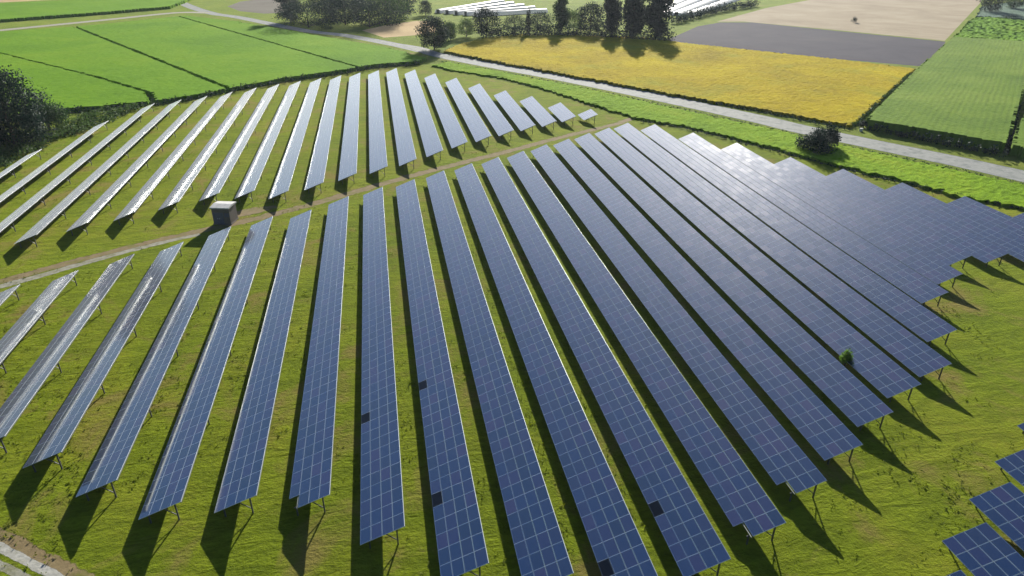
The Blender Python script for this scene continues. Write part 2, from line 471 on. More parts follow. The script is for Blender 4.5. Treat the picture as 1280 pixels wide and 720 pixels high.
# green crop on the far left, its tramlines left as real gaps
crop_block('green_crop', gp((-60, 52), (0, 43), (120, 34), (232, 22), (300, 30), (400, 48), (480, 62), (532, 76), (525, 80), (470, 84), (425, 92), (360, 101), (290, 114), (240, 124), (190, 131), (130, 137), (85, 140), (60, 145), (-60, 160)), 1.25, M['crop'],
    'broad bright green crop field with thin dark tramlines beyond the back panel rows', 'crop field', step=1.0, rough=.1, seed=3,
    gaps=((G(93, 36), G(287, 115), 1.8), (G(-30, 62), G(120, 100), 1.2), (G(120, 100), G(186, 120), 1.6), (G(186, 120), G(193, 133), 2.5), (G(220, 22), G(448, 88), 1.4), (G(300, 32), G(318, 26), 1.4)))
crop_block('green_crop', gp((-120, 12), (0, 7), (120, 2), (200, -8), (260, -8), (225, 6), (214, 11), (120, 19), (0, 28), (-120, 36)), 1.6, M['crop'],
    'narrow bright green crop strip behind the grey farm track, top left', 'crop field', step=1.6, rough=.1, seed=5)
crop_block('ripening_crop', gp((555, 66), (572, 58), (604, 50), (650, 45), (720, 46), (800, 48), (850, 55), (950, 66), (1060, 78), (1142, 88), (1120, 108), (1072, 152), (1062, 160), (1020, 152), (960, 141), (850, 122), (760, 105), (700, 94), (620, 79)), .8, M['yellow'],
    'golden yellow ripening crop field between the pale road and the poplars', 'crop field', step=1.1, rough=.25, seed=7)
ang_m = math.atan2(*(G(1189, 56) - G(1095, 158))[[1, 0]])
M['maize_rows'] = mk_crop('maize_rows', (.075, .145, .010), (.12, .20, .016), (.175, .25, .03), rowdir=ang_m, rowsp=1.5, wave=.35, bump=.3, big=.03)
crop_block('maize_crop', gp((1082, 161), (1100, 140), (1150, 90), (1190, 53), (1240, 56), (1295, 60), (1285, 92), (1253, 192), (1180, 178)), 2.6, M['maize_rows'],
    'mid green maize block with planted rows, bordering the yellow field', 'crop field', 'maize blocks on the right', step=.75, rough=.04, ang=ang_m, seed=9)
crop_block('maize_crop', gp((1262, 194), (1278, 150), (1300, 92), (1420, 100), (1420, 230)), 2.6, M['maize_rows'],
    'second maize block cut off by the picture edge beyond a dark gap', 'crop field', 'maize blocks on the right', step=.75, rough=.04, ang=ang_m, seed=10)
crop_block('green_crop', gp((1193, 50), (1206, 36), (1216, 25), (1240, 24), (1300, 30), (1300, 57), (1240, 53)), 1.3, M['crop'],
    'small bright green plot above the maize blocks, top right', 'crop field', step=1.5, rough=.6, seed=11)
crop_block('grey_green_crop', gp((1222, 22), (1228, 10), (1262, 4), (1340, 6), (1340, 28), (1250, 24)), 1.0, M['teal'],
    'grey green plot among the trees in the top right corner', 'crop field', step=2, seed=12)
crop_block('verge_grass', gp((540, 83), (560, 79), (640, 94), (740, 114), (850, 139), (960, 163), (1100, 195), (1200, 217), (1300, 239), (1300, 266), (1200, 247), (1110, 224), (1040, 207), (990, 193), (930, 177), (860, 160), (800, 150), (740, 132), (680, 112), (620, 97), (570, 90)), .55, M['verge'],
    'tall bright green grass verge between the road and the panels', 'grass verge', step=1.0, rough=.4, seed=13)

road_px = [(490, 55), (520, 60), (545, 68), (600, 79), (700, 97), (800, 117), (860, 129.5), (950, 149), (1000, 161), (1100, 182), (1200, 202.5), (1300, 225), (1420, 253)]
ribbon('road', road_px, [7, 8, 9.5, 10, 10, 10, 10, 10.5], .012, M['road'])
ribbon('farm_road', [(205, -10), (228, 4), (262, 16), (300, 22), (380, 38), (430, 44), (490, 55), (530, 64)], 8.0, .008, M['road'])
ribbon('farm_track', [(-120, 52), (-40, 42), (60, 32), (140, 24), (220, 16), (262, 16)], 9.0, .016, M['track'])
# bare strip between the two blocks of panels, and the pale gravel along the row ends
ribbon('dirt_track', [(-80, 372), (0, 352), (100, 325), (200, 300), (300, 278), (380, 258), (460, 235), (540, 213), (620, 193), (700, 172), (770, 155), (800, 146), (840, 150)], [3, 3, 3.4, 3.6, 3.2, 3], .008, M['dirt'])
ribbon('gravel_path', [(-90, 378), (0, 358), (60, 342), (130, 322), (200, 304), (250, 293)], [2.6, 2.4, 2.2, 1.6], .012, M['gravel'])
ribbon('gravel_track', [(-60, 655), (0, 684), (40, 705), (85, 728), (140, 757)], 1.15, .010, M['gravel_white'])
ribbon('gravel_track', [(-60, 682), (0, 706), (40, 728), (90, 755)], 1.1, .010, M['gravel'])
ribbon('dirt_margin', [(-60, 645), (0, 674), (60, 704), (130, 742)], 2.6, .006, M['dirt'])

# ---------------------------------------------------------------- solar rows
P = 6.5
XA, XU = -40.0, -45.19
DX, DZ = 3.90, 1.479
ZH = 2.4; ZL = ZH - DZ
WS = math.hypot(DX, DZ); TILT = math.atan2(DZ, DX)
MW, ML = WS / 4, 1.65
def ysolve(X, ypx):
    """distance along the row at which its high edge crosses image row ypx"""
    lo, hi = 15.0, 600.0
    for _ in range(60):
        m = (lo + hi) / 2
        if project((X, m, ZH))[1] > ypx: lo = m
        else: hi = m
    return lo

def slab(y0, y1, s0, s1, t=.04, dz=0.0):
    """one module as a thin box; s is measured down the slope from the high edge"""
    V = []
    for zz in (0, -t):
        for (y, s) in ((y0, s0), (y1, s0), (y1, s1), (y0, s1)):
            V.append((-s * math.cos(TILT) - zz * math.sin(TILT) * -1, y, ZH - s * math.sin(TILT) + zz * math.cos(TILT) + dz))
    return V
FACES = [(0, 1, 2, 3), (7, 6, 5, 4), (0, 4, 5, 1), (1, 5, 6, 2), (2, 6, 7, 3), (3, 7, 4, 0)]
SC, SW = WS - MW * 4, MW

# shared mesh of one module, its origin at the middle of its glass
def module_mesh():
    g = .012
    V = []
    for zz in (0, -.04):
        for (y, s) in ((-ML / 2 + g, MW / 2 - g), (ML / 2 - g, MW / 2 - g), (ML / 2 - g, -MW / 2 + g), (-ML / 2 + g, -MW / 2 + g)):
            V.append((s, y, zz))
    uv = [(0.001, .999), (.999, .999), (.999, 0.001), (0.001, 0.001)] + [(.5, 0.0)] * 20
    return mesh('solar_module', V, FACES, None, uv=uv, mats=[M['glass'], M['back'], M['alu']], mi=[0, 1, 2, 2, 2, 2])
MOD = module_mesh()

M['black'] = mk_glass('blackened_glass', True)
MOD_BLACK = MOD.copy(); MOD_BLACK.name = 'black_module'; MOD_BLACK.materials[0] = M['black']

def trestle_mesh():
    b = MB()
    ct, st = math.cos(TILT), math.sin(TILT)
    def at(s, off=0.0): return (-s * ct + off * st * 1.0, 0, ZH - s * st - off * ct)
    b.bar(at(.6, .17), at(WS - .6, .17), .09, .12)                 # sloping beam
    rx = at(.75)[0]; fx = at(WS - .85)[0]
    b.bar((rx, 0, -.3), (rx, 0, at(.75)[2] - .2), .12)               # rear post
    b.bar((fx, 0, -.3), (fx, 0, at(WS - .85)[2] - .2), .12)          # front post
    b.bar((rx, .06, .45), (at(1.9)[0], .06, at(1.9)[2] - .24), .07)  # brace
    return mesh('support_trestle', b.v, b.f, M['post_steel'])
TRESTLE = trestle_mesh()

rngm = np.random.default_rng(11)
def module_spot(X, y, c, wob):
    s = (c + .5) * MW
    ct, st = math.cos(TILT), math.sin(TILT)
    return (-s * ct, y, ZH - s * st + wob)

def solar_row(X, y0, y1, label, group, own=True, holes=(), blacks=(), seed=0):
    """holes: (photo x, photo y) of modules that are missing"""
    L = y1 - y0
    n = max(2, int(round(L / ML)))
    pitch = L / n
    rng = np.random.default_rng(seed)
    root = empty('solar_panel_row', (X, y0, 0))
    tag(root, label, 'solar row', group)
    # slight unevenness of the long table, shared by neighbouring modules
    k = np.arange(n)
    wob = np.cumsum(rng.normal(0, .002, n)); wob -= np.linspace(wob[0], wob[-1], n)
    tl = rng.normal(0, .0005, n) + np.repeat(rng.normal(0, .0008, n // 6 + 1), 6)[:n]
    spots = []
    for i in range(n):
        for c in range(4):
            p = module_spot(X, (i + .5) * pitch, c, wob[i])
            spots.append((i, c, p))
    W3 = np.array([s[2] for s in spots]) + np.array([X, y0, 0])
    pr = project(W3)
    gone = set()
    for (hx, hy) in holes:
        gone.add(int(np.argmin((pr[:, 0] - hx) ** 2 + (pr[:, 1] - hy) ** 2)))
    dark = {int(np.argmin((pr[:, 0] - hx) ** 2 + (pr[:, 1] - hy) ** 2)) for (hx, hy) in blacks}
    vis = (pr[:, 0] > -6) & (pr[:, 0] < 1286) & (pr[:, 1] > -6) & (pr[:, 1] < 726)
    order = [j for j in np.argsort(pr[:, 2]) if vis[j] and j not in gone]
    single = set(order[:100]) if own else set()
    if len(spots) - len(gone) - len(single) <= 4 and own: single = set(range(len(spots))) - gone
    for j in sorted(single):
        i, c, p = spots[j]
        o = link('solar_module', MOD_BLACK if j in dark else MOD, root, p)
        if j in dark: o['label'] = 'blackened module among blue ones'
        o.rotation_euler = (0, -TILT + tl[i], 0)
        o.scale = (1, pitch / ML, 1)
    rest = [j for j in range(len(spots)) if j not in single and j not in gone]
    if rest:
        V, Fc, UV, MI = [], [], [], []
        g = .012
        for j in rest:
            i, c, p = spots[j]
            a = TILT - tl[i]; ca, sa = math.cos(a), math.sin(a)
            b = len(V)
            for zz in (0, -.04):
                for (yy, s) in ((-pitch / 2 + g, MW / 2 - g), (pitch / 2 - g, MW / 2 - g), (pitch / 2 - g, -MW / 2 + g), (-pitch / 2 + g, -MW / 2 + g)):
                    V.append((p[0] + s * ca - zz * sa, p[1] + yy, p[2] + s * sa + zz * ca))
            for q, f in enumerate(FACES):
                Fc.append(tuple(v + b for v in f)); MI.append((0, 1, 2, 2, 2, 2)[q])
            u, v = i * 1.0, (3 - c) * 1.0
            UV += [(u + .001, v + .999), (u + .999, v + .999), (u + .999, v + .001), (u + .001, v + .001)] + [(u + .5, v)] * 20
        o = link('solar_modules', mesh('solar_modules', V, np.array(Fc), None, uv=UV, mats=[M['glass'], M['back'], M['alu']], mi=MI), root)
        if len(rest) > 100: tag(o, kind='stuff')
    # steel edge rail under the high edge, purlin under the low edge
    ct, st = math.cos(TILT), math.sin(TILT)
    def rail(s, off, w, h):
        b = MB(); x, z = -s * ct + off * st, ZH - s * st - off * ct
        b.bar((x, .03, z), (x, L - .03, z), w, h)
        return b.build('support_rail', M['galv'], root)
    rail(.045, .105, .08, .11)
    rail(WS - .9, .09, .06, .08)
    m = max(2, int(round(L / 13.0)) + 1)
    for q in range(m):
        link('support_trestle', TRESTLE, root, (0, .35 + (L - .7) * q / (m - 1), 0))
    return root

# high-edge image rows (photograph) of the near and far end of each row
A_near = {-2: 70.0, -1: 66.5, 0: 62.5, 1: 58.9, 2: 53.8, 3: 49.8, 4: 49.4, 5: 48.3, 6: 43.3, 7: 38.2, 8: 36.0, 9: 34.5, 10: 35.0, 11: 37.7, 12: 41.7, 13: 45.6, 14: 49.7, 15: 53.6, 16: 56.6, 17: 63.3, 18: 72.5}
A_far = {-2: 98.6, -1: 102.1, 0: 106.8, 1: 110.4, 2: 115.8, 3: 119.3, 4: 121.5, 5: 127.5, 6: 131.7, 7: 135.4, 8: 140.0, 9: 144.0, 10: 147.5, 11: 151.2, 12: 155.5, 13: 159.4, 14: 163.7, 15: 167.8, 16: 171.8, 17: 169.1, 18: 159.5, 19: 149.0, 20: 136.0}
for i, y in ((19, 342), (20, 319), (21, 316), (22, 322), (23, 335)): A_near[i] = ysolve(XA + i * P, y)
for i, y in ((21, 211), (22, 228), (23, 245), (24, 262)): A_far[i] = ysolve(XA + i * P, y)
A_near[22] = A_far[22] - 42; A_near[23] = A_far[23] - 36; A_near[24] = A_far[24] - 30
holes = {5: [(366, 636)], 11: [(922, 664)], 12: [(976, 608)]}
blacks = {6: [(457, 519)], 7: [(529, 485), (548, 632)], 9: [(752, 702)], 10: [(823, 642)]}
ordinal = ['first', 'second', 'third', 'fourth', 'fifth', 'sixth', 'seventh', 'eighth', 'ninth', 'tenth', 'eleventh', 'twelfth', 'thirteenth', 'fourteenth', 'fifteenth', 'sixteenth', 'seventeenth', 'eighteenth', 'nineteenth', 'twentieth', 'twenty-first', 'twenty-second', 'twenty-third']
A_label = {
    2: 'front block row whose far end stops right at the cabin, grey-blue, no gap',
    5: 'front block row next left of the upright one, lacking its near corner module',
    6: 'upright front block row running straight away, one black module low on its left',
    7: 'front block row right of the upright one, two black modules on its left',
    9: 'front block row with one black module right beside the bottom picture edge',
    10: 'front block row with one black module a little above the bottom edge',
}
def a_label(i):
    if i in A_label: return A_label[i]
    if i < 2: return f'greyish front block row, {ordinal[1 - i]} to the left of the row ending at the cabin'
    if i < 5: return f'blue front block row, {ordinal[i - 3]} to the right of the row ending at the cabin'
    if i == 8: return 'all-blue front block row, second to the right of the upright row'
    return f'navy front block row, {ordinal[i - 11]} to the right of the last row with a black module'
for i in sorted(A_near):
    solar_row(XA + i * P, A_near[i], A_far[i], a_label(i), 'solar panel rows of the front block', own=(0 <= i <= 19), holes=holes.get(i, ()), blacks=blacks.get(i, ()), seed=100 + i)

U_near = {5: 136.6, 6: 141.3, 7: 145.0, 8: 149.3, 9: 155.0, 10: 161.0, 11: 165.5, 12: 169.8, 13: 173.7, 14: 177.0, 15: 181.0, 16: 182.0}
U_far = {-5: 172, -4: 197.4, -3: 217.0, -2: 220.9, -1: 224.8, 0: 229.8, 1: 235.1, 2: 240.0, 3: 244.0, 4: 247.8, 5: 251.6, 6: 255.8, 7: 259.2, 8: 262.5, 9: 258.5, 10: 249.8, 11: 240.7, 12: 229.7, 13: 217.5, 14: 208.0, 15: 198.1, 16: 188.5}
for i, y in ((4, 238.5), (3, 238), (2, 241), (1, 252), (0, 265), (-1, 278), (-2, 293), (-3, 312), (-4, 330)): U_near[i] = ysolve(XU + i * P, y)
U_near[-5] = U_near[-4] - 4; U_near[-6] = U_near[-5] - 3; U_far[-6] = 150
def u_label(i):
    if i == 16: return 'tiny back block row, shortest of all, alone at the right tip'
    if i >= 8: return f'pale blue-white back block row, {ordinal[15 - i]} left of the tiny one at the right tip'
    if i > -6: return f'pale grey back block row, {ordinal[i + 5]} to the right of the one beside the dark bushes'
    return 'thin back block row closest to the dark bushy trees at the picture edge'
for i in sorted(U_near):
    solar_row(XU + i * P, U_near[i], U_far[i], u_label(i), 'solar panel rows of the back block', own=False, seed=300 + i)

B_label = ('bottom-edge row of the near corner block showing just a navy tip', 'corner block row showing most modules, nearest the bottom edge', 'corner block row between the largest-looking one and the small upper tips',
           'corner block row showing just a few modules at the picture edge', 'small navy corner tip, uppermost of the near corner block')
for k, lb in enumerate(B_label):
    q = G(*((1141, 737), (1177, 676), (1211, 624), (1243, 577), (1271, 532))[k], ZL)
    solar_row(q[0] + DX, 20.0, q[1], lb, 'solar panel rows of the near corner block', own=True, seed=500 + k)

# ---------------------------------------------------------------- transformer cabin
def cabin():
    c = (G(281, 281))
    root = empty('transformer_cabin', (c[0], c[1] + 1.6, 0), math.radians(-14))
    tag(root, 'small grey transformer cabin with pale flat roof between the two panel blocks', 'cabin')
    b = MB(); b.box(-1.6, 1.6, -1.5, 1.5, 0, 3.1); b.box(-1.7, 1.7, -1.6, 1.6, -.1, .18); b.build('wall', M['concrete'], root)
    r = MB(); r.add([(-1.75, -1.7, 3.1), (1.75, -1.7, 3.1), (1.75, 1.7, 3.1), (-1.75, 1.7, 3.1), (-1.75, -1.7, 3.3), (1.75, -1.7, 3.3), (1.75, 1.7, 3.3), (-1.75, 1.7, 3.3), (-1.75, 0, 3.5), (1.75, 0, 3.5)],
        [(0, 3, 2, 1), (0, 1, 5, 4), (2, 3, 7, 6), (4, 5, 9, 8), (8, 9, 6, 7), (3, 0, 4, 8, 7), (1, 2, 6, 9, 5)])
    r.build('roof', M['roofc'], root)
    for x in (-1.05, -.05):
        d = MB(); d.box(x - .48, x + .48, -1.55, -1.503, .2, 2.3)
        for k in range(6): d.box(x - .36, x + .36, -1.575, -1.55, .5 + k * .09, .55 + k * .09)
        do = d.build('door', M['door'], root)
        h = MB(); h.box(x + .34 * (1 if x < -.5 else -1) - .03, x + .34 * (1 if x < -.5 else -1) + .03, -1.62, -1.552, 1.1, 1.25); h.build('handle', M['alu'], do)
    v = MB(); v.box(.65, 1.5, -1.54, -1.503, 1.5, 2.2)
    for k in range(8): v.box(.7, 1.45, -1.57, -1.54, 1.54 + k * .08, 1.58 + k * .08)
    v.build('vent_grille', M['door'], root)
    return root
cabin()
ribbon('dirt_patch', [(278, 268), (292, 268), (315, 264), (345, 258)], [3, 6, 5, 2], .014, M['dirt'])

# ---------------------------------------------------------------- trees and shrubs
def leaf_cards(C, N, size, rng, up=.3):
    """C leaf positions, N outward directions -> quads"""
    n = len(C)
    d = N * .7 + rng.normal(0, .6, (n, 3)); d[:, 2] += up
    d /= np.linalg.norm(d, axis=1)[:, None] + 1e-9
    a = np.cross(d, rng.normal(0, 1, (n, 3))); a /= np.linalg.norm(a, axis=1)[:, None] + 1e-9
    b = np.cross(d, a)
    s = size * (.6 + .8 * rng.random((n, 1)))
    q = np.stack([C - a * s * .5, C + b * s * .28, C + a * s * .5, C - b * s * .28], 1)
    return q.reshape(-1, 3), np.arange(4 * n).reshape(n, 4)

def tree_meshes(h, w, kind, seed, leafmat, nleaf=5200, size=.5):
    rng = np.random.default_rng(seed)
    b = MB()
    th = h * {'poplar': .05, 'bushy': .03}.get(kind, .14)
    lean = rng.normal(0, .02 * h, 2)
    top = h * .85
    b.tube([(0, 0, -.4), (lean[0] * .3, lean[1] * .3, th), (lean[0], lean[1], h * .6), (lean[0] * 1.2, lean[1] * 1.2, top)], [h * .028 + .05, h * .02 + .04, h * .011, h * .003], 7)
    lobes = []
    if kind == 'poplar':
        for k in range(16):
            z = th + (h - th) * (k + .5) / 16
            r = w / 2 * (math.sin(math.pi * min(1, (k + 1.2) / 17) ** .8) ** .6)
            for q in range(2):
                a = rng.random() * 6.28
                lobes.append((math.cos(a) * r * .45, math.sin(a) * r * .45, z, r * .62, (h - th) / 16 * 1.6))
    elif kind == 'shrub':
        for k in range(12):
            a = rng.random() * 6.28; rr = w / 2 * math.sqrt(rng.random()) * .75
            z = h * (.22 + .5 * rng.random() * (1 - rr / w))
            lobes.append((math.cos(a) * rr, math.sin(a) * rr, z, w * .2 + rng.random() * w * .08, h * .26))
        lobes.append((0, 0, h * .7, w * .22, h * .28))
    else:
        for k in range(26):
            a = k * 2.4 + rng.random(); t = (k + .5) / 26
            z = th + (h - th) * (.12 + .78 * t)
            R = w / 2 * math.sin(math.pi * (.16 + .76 * t)) ** .7
            rr = R * (.45 + .35 * rng.random())
            lobes.append((math.cos(a) * rr, math.sin(a) * rr, z, w * (.17 + .08 * rng.random()), (h - th) * (.12 + .06 * rng.random())))
    for (x, y, z, r, rz) in lobes[::2]:
        if kind != 'shrub':
            z0 = max(th * .8, z - math.hypot(x, y) * .8)
            b.tube([(lean[0] * z0 / h, lean[1] * z0 / h, z0), (x * .5, y * .5, (z0 + z) / 2 + .1), (x, y, z)], [h * .009, h * .006, h * .002], 5)
    Lb = np.array(lobes); vol = Lb[:, 3] ** 2 * Lb[:, 4]; pk = rng.choice(len(Lb), nleaf, p=vol / vol.sum())
    u = rng.normal(0, 1, (nleaf, 3)); u /= np.linalg.norm(u, axis=1)[:, None]
    rad = rng.random(nleaf) ** .38 * (1 + .25 * rng.normal(0, .5, nleaf))
    C = Lb[pk, :3] + u * rad[:, None] * Lb[pk][:, [3, 3, 4]]
    C[:, 2] = np.maximum(C[:, 2], .15)
    V, Fq = leaf_cards(C, u, size, rng)
    return mesh('trunk', b.v, b.f, M['bark'], True), mesh('crown', V, Fq, leafmat)

_tm = {}
def tree(name, px, py, h, w, kind, label, cat, group=None, mat='leaf_dark', seed=1, nleaf=4500, size=None, rz=0.0, loc=None):
    key = (round(h, 1), round(w, 1), kind, mat, seed)
    if key not in _tm:
        _tm[key] = tree_meshes(h, w, kind, seed, M[mat], nleaf, size or max(.28, h * .045))
    t, c = _tm[key]
    g = G(px, py) if loc is None else loc
    root = empty(name, (g[0], g[1], 0), rz)
    tag(root, label, cat, group)
    link('trunk', t, root); link('crown', c, root)
    return root

def px_m(px, py):
    """metres per photo pixel at a ground point"""
    return project(G(px, py))[2] / F_PX

def tree_px(name, px, base, top, wpx, kind, label, cat, group=None, mat='leaf_dark', seed=1, **kw):
    """size from its height and width in the photograph"""
    m = px_m(px, base)
    g = G(px, base); hlo, hhi = .3, 60
    for _ in range(40):
        hm = (hlo + hhi) / 2
        if project((g[0], g[1], hm))[1] > top: hlo = hm
        else: hhi = hm
    return tree(name, px, base, hlo * 1.08, wpx * m * (1.55 if kind == 'poplar' else 1.45), kind, label, cat, group, mat, seed, **kw)

TG = 'trees along the far side of the fields'
tree_px('poplar_tree', 764, 43, -10, 17, 'poplar', 'tall dark poplar, first of the three big ones above the yellow field', 'tree', 'three tall poplars', seed=21, nleaf=6500)
tree_px('poplar_tree', 791, 46, -14, 20, 'poplar', 'tall dark poplar in the middle of the three big ones', 'tree', 'three tall poplars', seed=22, nleaf=6500)
tree_px('poplar_tree', 821, 45, -18, 27, 'poplar', 'broadest dark poplar, nearest the white greenhouse film and the ploughed field', 'tree', 'three tall poplars', seed=23, nleaf=7500)
tree_px('poplar_tree', 701, 39, -8, 15, 'poplar', 'slim poplar standing between low round trees and the pale green tree', 'tree', TG, 'leaf_mid', seed=24)
tree_px('broadleaf_tree', 717, 39, 14, 22, 'bushy', 'paler green tree between the slim poplar and a dark round tree', 'tree', TG, 'leaf_light', seed=25)
tree_px('broadleaf_tree', 738, 41, 5, 27, 'bushy', 'dark round tree just before the three big poplars', 'tree', TG, seed=26)
tree_px('broadleaf_tree', 675, 41, 16, 25, 'bushy', 'dark rounded tree beside the thin spindly tree', 'tree', TG, seed=27)
tree_px('thin_tree', 660, 43, 12, 6, 'poplar', 'thin spindly tree between two rounded dark trees', 'tree', TG, seed=28, nleaf=1200)
tree_px('broadleaf_tree', 643, 41, 20, 24, 'bushy', 'low dark tree at the yellow field edge, wider than tall', 'tree', TG, seed=29)
tree_px('broadleaf_tree', 608, 46, 12, 28, 'bushy', 'dark tree with shadow on the corner of the yellow field', 'tree', TG, seed=30)
tree_px('broadleaf_tree', 583, 46, 24, 17, 'bushy', 'light green shrubby tree before the polytunnels', 'tree', TG, 'leaf_light', seed=31)
tree_px('broadleaf_tree', 563, 50, 28, 13, 'bushy', 'smaller green tree against the big tree at the road bend', 'tree', TG, 'leaf_mid', seed=32)
tree_px('broadleaf_tree', 543, 62, 22, 30, 'bushy', 'big dark tree at the road bend by the yellow field', 'tree', TG, seed=33, nleaf=7000)
tree_px('broadleaf_tree', 532, 19, 1, 13, 'bushy', 'small dark tree left of the polytunnels', 'tree', TG, seed=34)
# dense wood at the top, left of the road
WG = 'trees of the dark grove above the green field'
for k, (px, b_, t_, w_, kd, mt, lb) in enumerate((
    (364, 27, -12, 18, 'poplar', 'leaf_dark', 'tall dark tree at the left end of the grove'),
    (386, 34, 4, 42, 'broad', 'leaf_dark', 'broad blue-grey tree in the left part of the grove'),
    (408, 24, -14, 26, 'broad', 'leaf_dark', 'tall dark tree behind the broad blue-grey one in the grove'),
    (432, 31, -4, 36, 'broad', 'leaf_dark', 'dark tree in the middle of the grove, between broad ones'),
    (462, 34, 2, 46, 'broad', 'leaf_dark', 'broadest grove tree, low front crown beside the sandy field'),
    (484, 28, -8, 32, 'broad', 'leaf_mid', 'greener tree behind the broadest one in the grove'),
    (500, 21, -14, 24, 'broad', 'leaf_dark', 'dark tree at the right end of the grove'),
    (444, 18, -20, 34, 'broad', 'leaf_dark', 'rearmost grove tree, cut by the top picture edge'))):
    tree_px('broadleaf_tree', px, b_, t_, w_ * 1.45, kd if kd == 'poplar' else 'bushy', lb, 'tree', WG, mt, seed=40 + k, nleaf=5500)
tree_px('roadside_shrub', 408, 38, 31, 12, 'shrub', 'small shrub on the roadside before the grove', 'shrub', None, 'leaf_mid', seed=50, nleaf=1500)
tree_px('broadleaf_tree', 1236, 16, -12, 22, 'bushy', 'dark tree at the top right edge beyond the stubble field', 'tree', 'trees in the top right corner', seed=51)
tree_px('broadleaf_tree', 1266, 12, -12, 18, 'bushy', 'greener tree right of the dark one in the top right corner', 'tree', 'trees in the top right corner', 'leaf_mid', seed=52)
tree_px('low_shrub', 1263, 27, 16, 18, 'shrub', 'low dark shrub below the top right corner trees', 'shrub', None, 'leaf_dark', seed=53, nleaf=2000)
tree_px('field_shrub', 1067, 28, 20, 6, 'shrub', 'single tiny dark bush out in the stubble field', 'shrub', None, 'leaf_dark', seed=54, nleaf=900)
tree_px('roadside_tree', 1018, 190, 160, 34, 'shrub', 'dark rounded bush on the verge next to the road', 'bush', 'two dark bushes beside the road', 'leaf_dark', seed=55, nleaf=5000, size=.4)
tree_px('roadside_tree', 1032, 184, 154, 20, 'shrub', 'taller narrow dark bush on the verge behind the rounded one', 'bush', 'two dark bushes beside the road', 'leaf_dark', seed=56, nleaf=3600, size=.4)
tree_px('field_shrub', 1079, 159, 150, 9, 'shrub', 'small dark shrub at the corner between yellow field and maize', 'shrub', None, 'leaf_dark', seed=57, nleaf=900)
# bushy clump at the left picture edge
LG = 'bushy trees at the left picture edge'
tree_px('bushy_tree', 22, 184, 90, 62, 'bushy', 'large dark bushy tree at the left picture edge', 'tree', LG, seed=61, nleaf=11000, size=.6)
tree_px('bushy_tree', -26, 192, 88, 66, 'bushy', 'dark bushy tree cut in half by the left picture edge', 'tree', LG, seed=62, nleaf=9000, size=.6)
tree_px('bushy_tree', 62, 163, 112, 40, 'shrub', 'lower bushy tree on the field side of the large dark one', 'tree', LG, 'leaf_mid', seed=63, nleaf=6000, size=.5)

def scatter(name, P2, hgt, size, mat, label, cat, seed, per=14, spread=.8):
    rng = np.random.default_rng(seed)
    n = len(P2)
    C = np.repeat(np.concatenate([P2, np.zeros((n, 1))], 1), per, 0)
    hh = np.repeat(hgt * (.5 + rng.random(n)), per)
    C[:, :2] += rng.normal(0, spread, (len(C), 2))
    C[:, 2] = hh * rng.random(len(C)) ** .7 + .05
    u = rng.normal(0, 1, (len(C), 3))
    V, Fq = leaf_cards(C, u, size, rng)
    return tag(link(name, mesh(name, V, Fq, mat)), label, cat, None, 'stuff')

def inpoly(px, n, seed):
    rng = np.random.default_rng(seed)
    Pg = np.array(gp(*px))[:, :2]; lo, hi = Pg.min(0), Pg.max(0)
    q = lo + rng.random((n * 6, 2)) * (hi - lo)
    return q[inside(q[:, 0], q[:, 1], [tuple(p) for p in Pg])][:n]

scatter('undergrowth', inpoly(((-60, 225), (-60, 165), (60, 168), (110, 146), (180, 132), (170, 138), (105, 165), (60, 182), (0, 212)), 420, 71), 1.3, .6, M['weed'], 'grey green undergrowth at the foot of the dark bushy trees', 'undergrowth', 72, per=26, spread=1.0)

def line_pts(px, spacing, jit, seed):
    rng = np.random.default_rng(seed); Pg = np.array(gp(*px))[:, :2]; out = []
    for a, b in zip(Pg[:-1], Pg[1:]):
        k = max(1, int(np.linalg.norm(b - a) / spacing))
        for q in range(k): out.append(a + (b - a) * (q + rng.random()) / k + rng.normal(0, jit, 2))
    return np.array(out)
def hedge(name, px, h, w, mat, label, seed, size=.5, per=30):
    P2 = line_pts(px, .9, w * .25, seed)
    o = scatter(name, P2, h, size, mat, label, 'hedge', seed, per=per, spread=w * .3)
    del o['kind']
    return o
hedge('hedge', ((85, 142), (130, 139), (190, 133), (240, 126), (290, 116), (360, 103), (425, 94), (470, 86), (528, 81)), 1.5, 2.2, M['leaf_dark'], 'low dark hedge between the green crop field and the back panel rows', 81, per=20)
hedge('hedge', ((600, 48), (680, 45.5), (740, 47), (842, 53)), 4.6, 3.6, M['leaf_dark'], 'dark hedge at the foot of the poplars along the yellow field', 82, .8, 60)
hedge('hedge', ((842, 30), (870, 22), (900, 15), (945, 8)), 3.6, 3.6, M['leaf_dark'], 'bluish dark hedge between the white film and the stubble field', 83, .9)
hedge('hedge', ((560, 69), (620, 79), (700, 92.5), (760, 104), (850, 121.5), (960, 143), (1060, 163)), .6, .8, M['leaf_dark'], 'thin dark grass strip added as a shade line between the road and the yellow field', 84, .4, 14)  # grass strip added so its shaded side draws the dark road edge
hedge('hedge', ((548, 77), (640, 93), (740, 113), (850, 137), (960, 161), (1100, 193), (1200, 214), (1300, 237)), .45, .7, M['leaf_mid'], 'thin dark grass strip added as a shade line along the panel side of the road', 85, .35, 12)  # rough grass put in for its shaded face, standing in for a dark roadside line
hedge('hedge', ((800, 153), (840, 158), (900, 172), (960, 188), (1010, 200), (1060, 214), (1130, 231), (1210, 248), (1300, 268)), .5, .7, M['leaf_dark'], 'low dark leaf strip added as shade just behind the saw-toothed far edge of the panels', 86, .35, 14)  # dark leaves standing in for shade on the near side of the verge
hedge('hedge', ((1066, 160), (1090, 136), (1140, 92)), .9, 1.0, M['leaf_mid'], 'short hedge dividing the yellow field from the maize', 87, .5, 14)
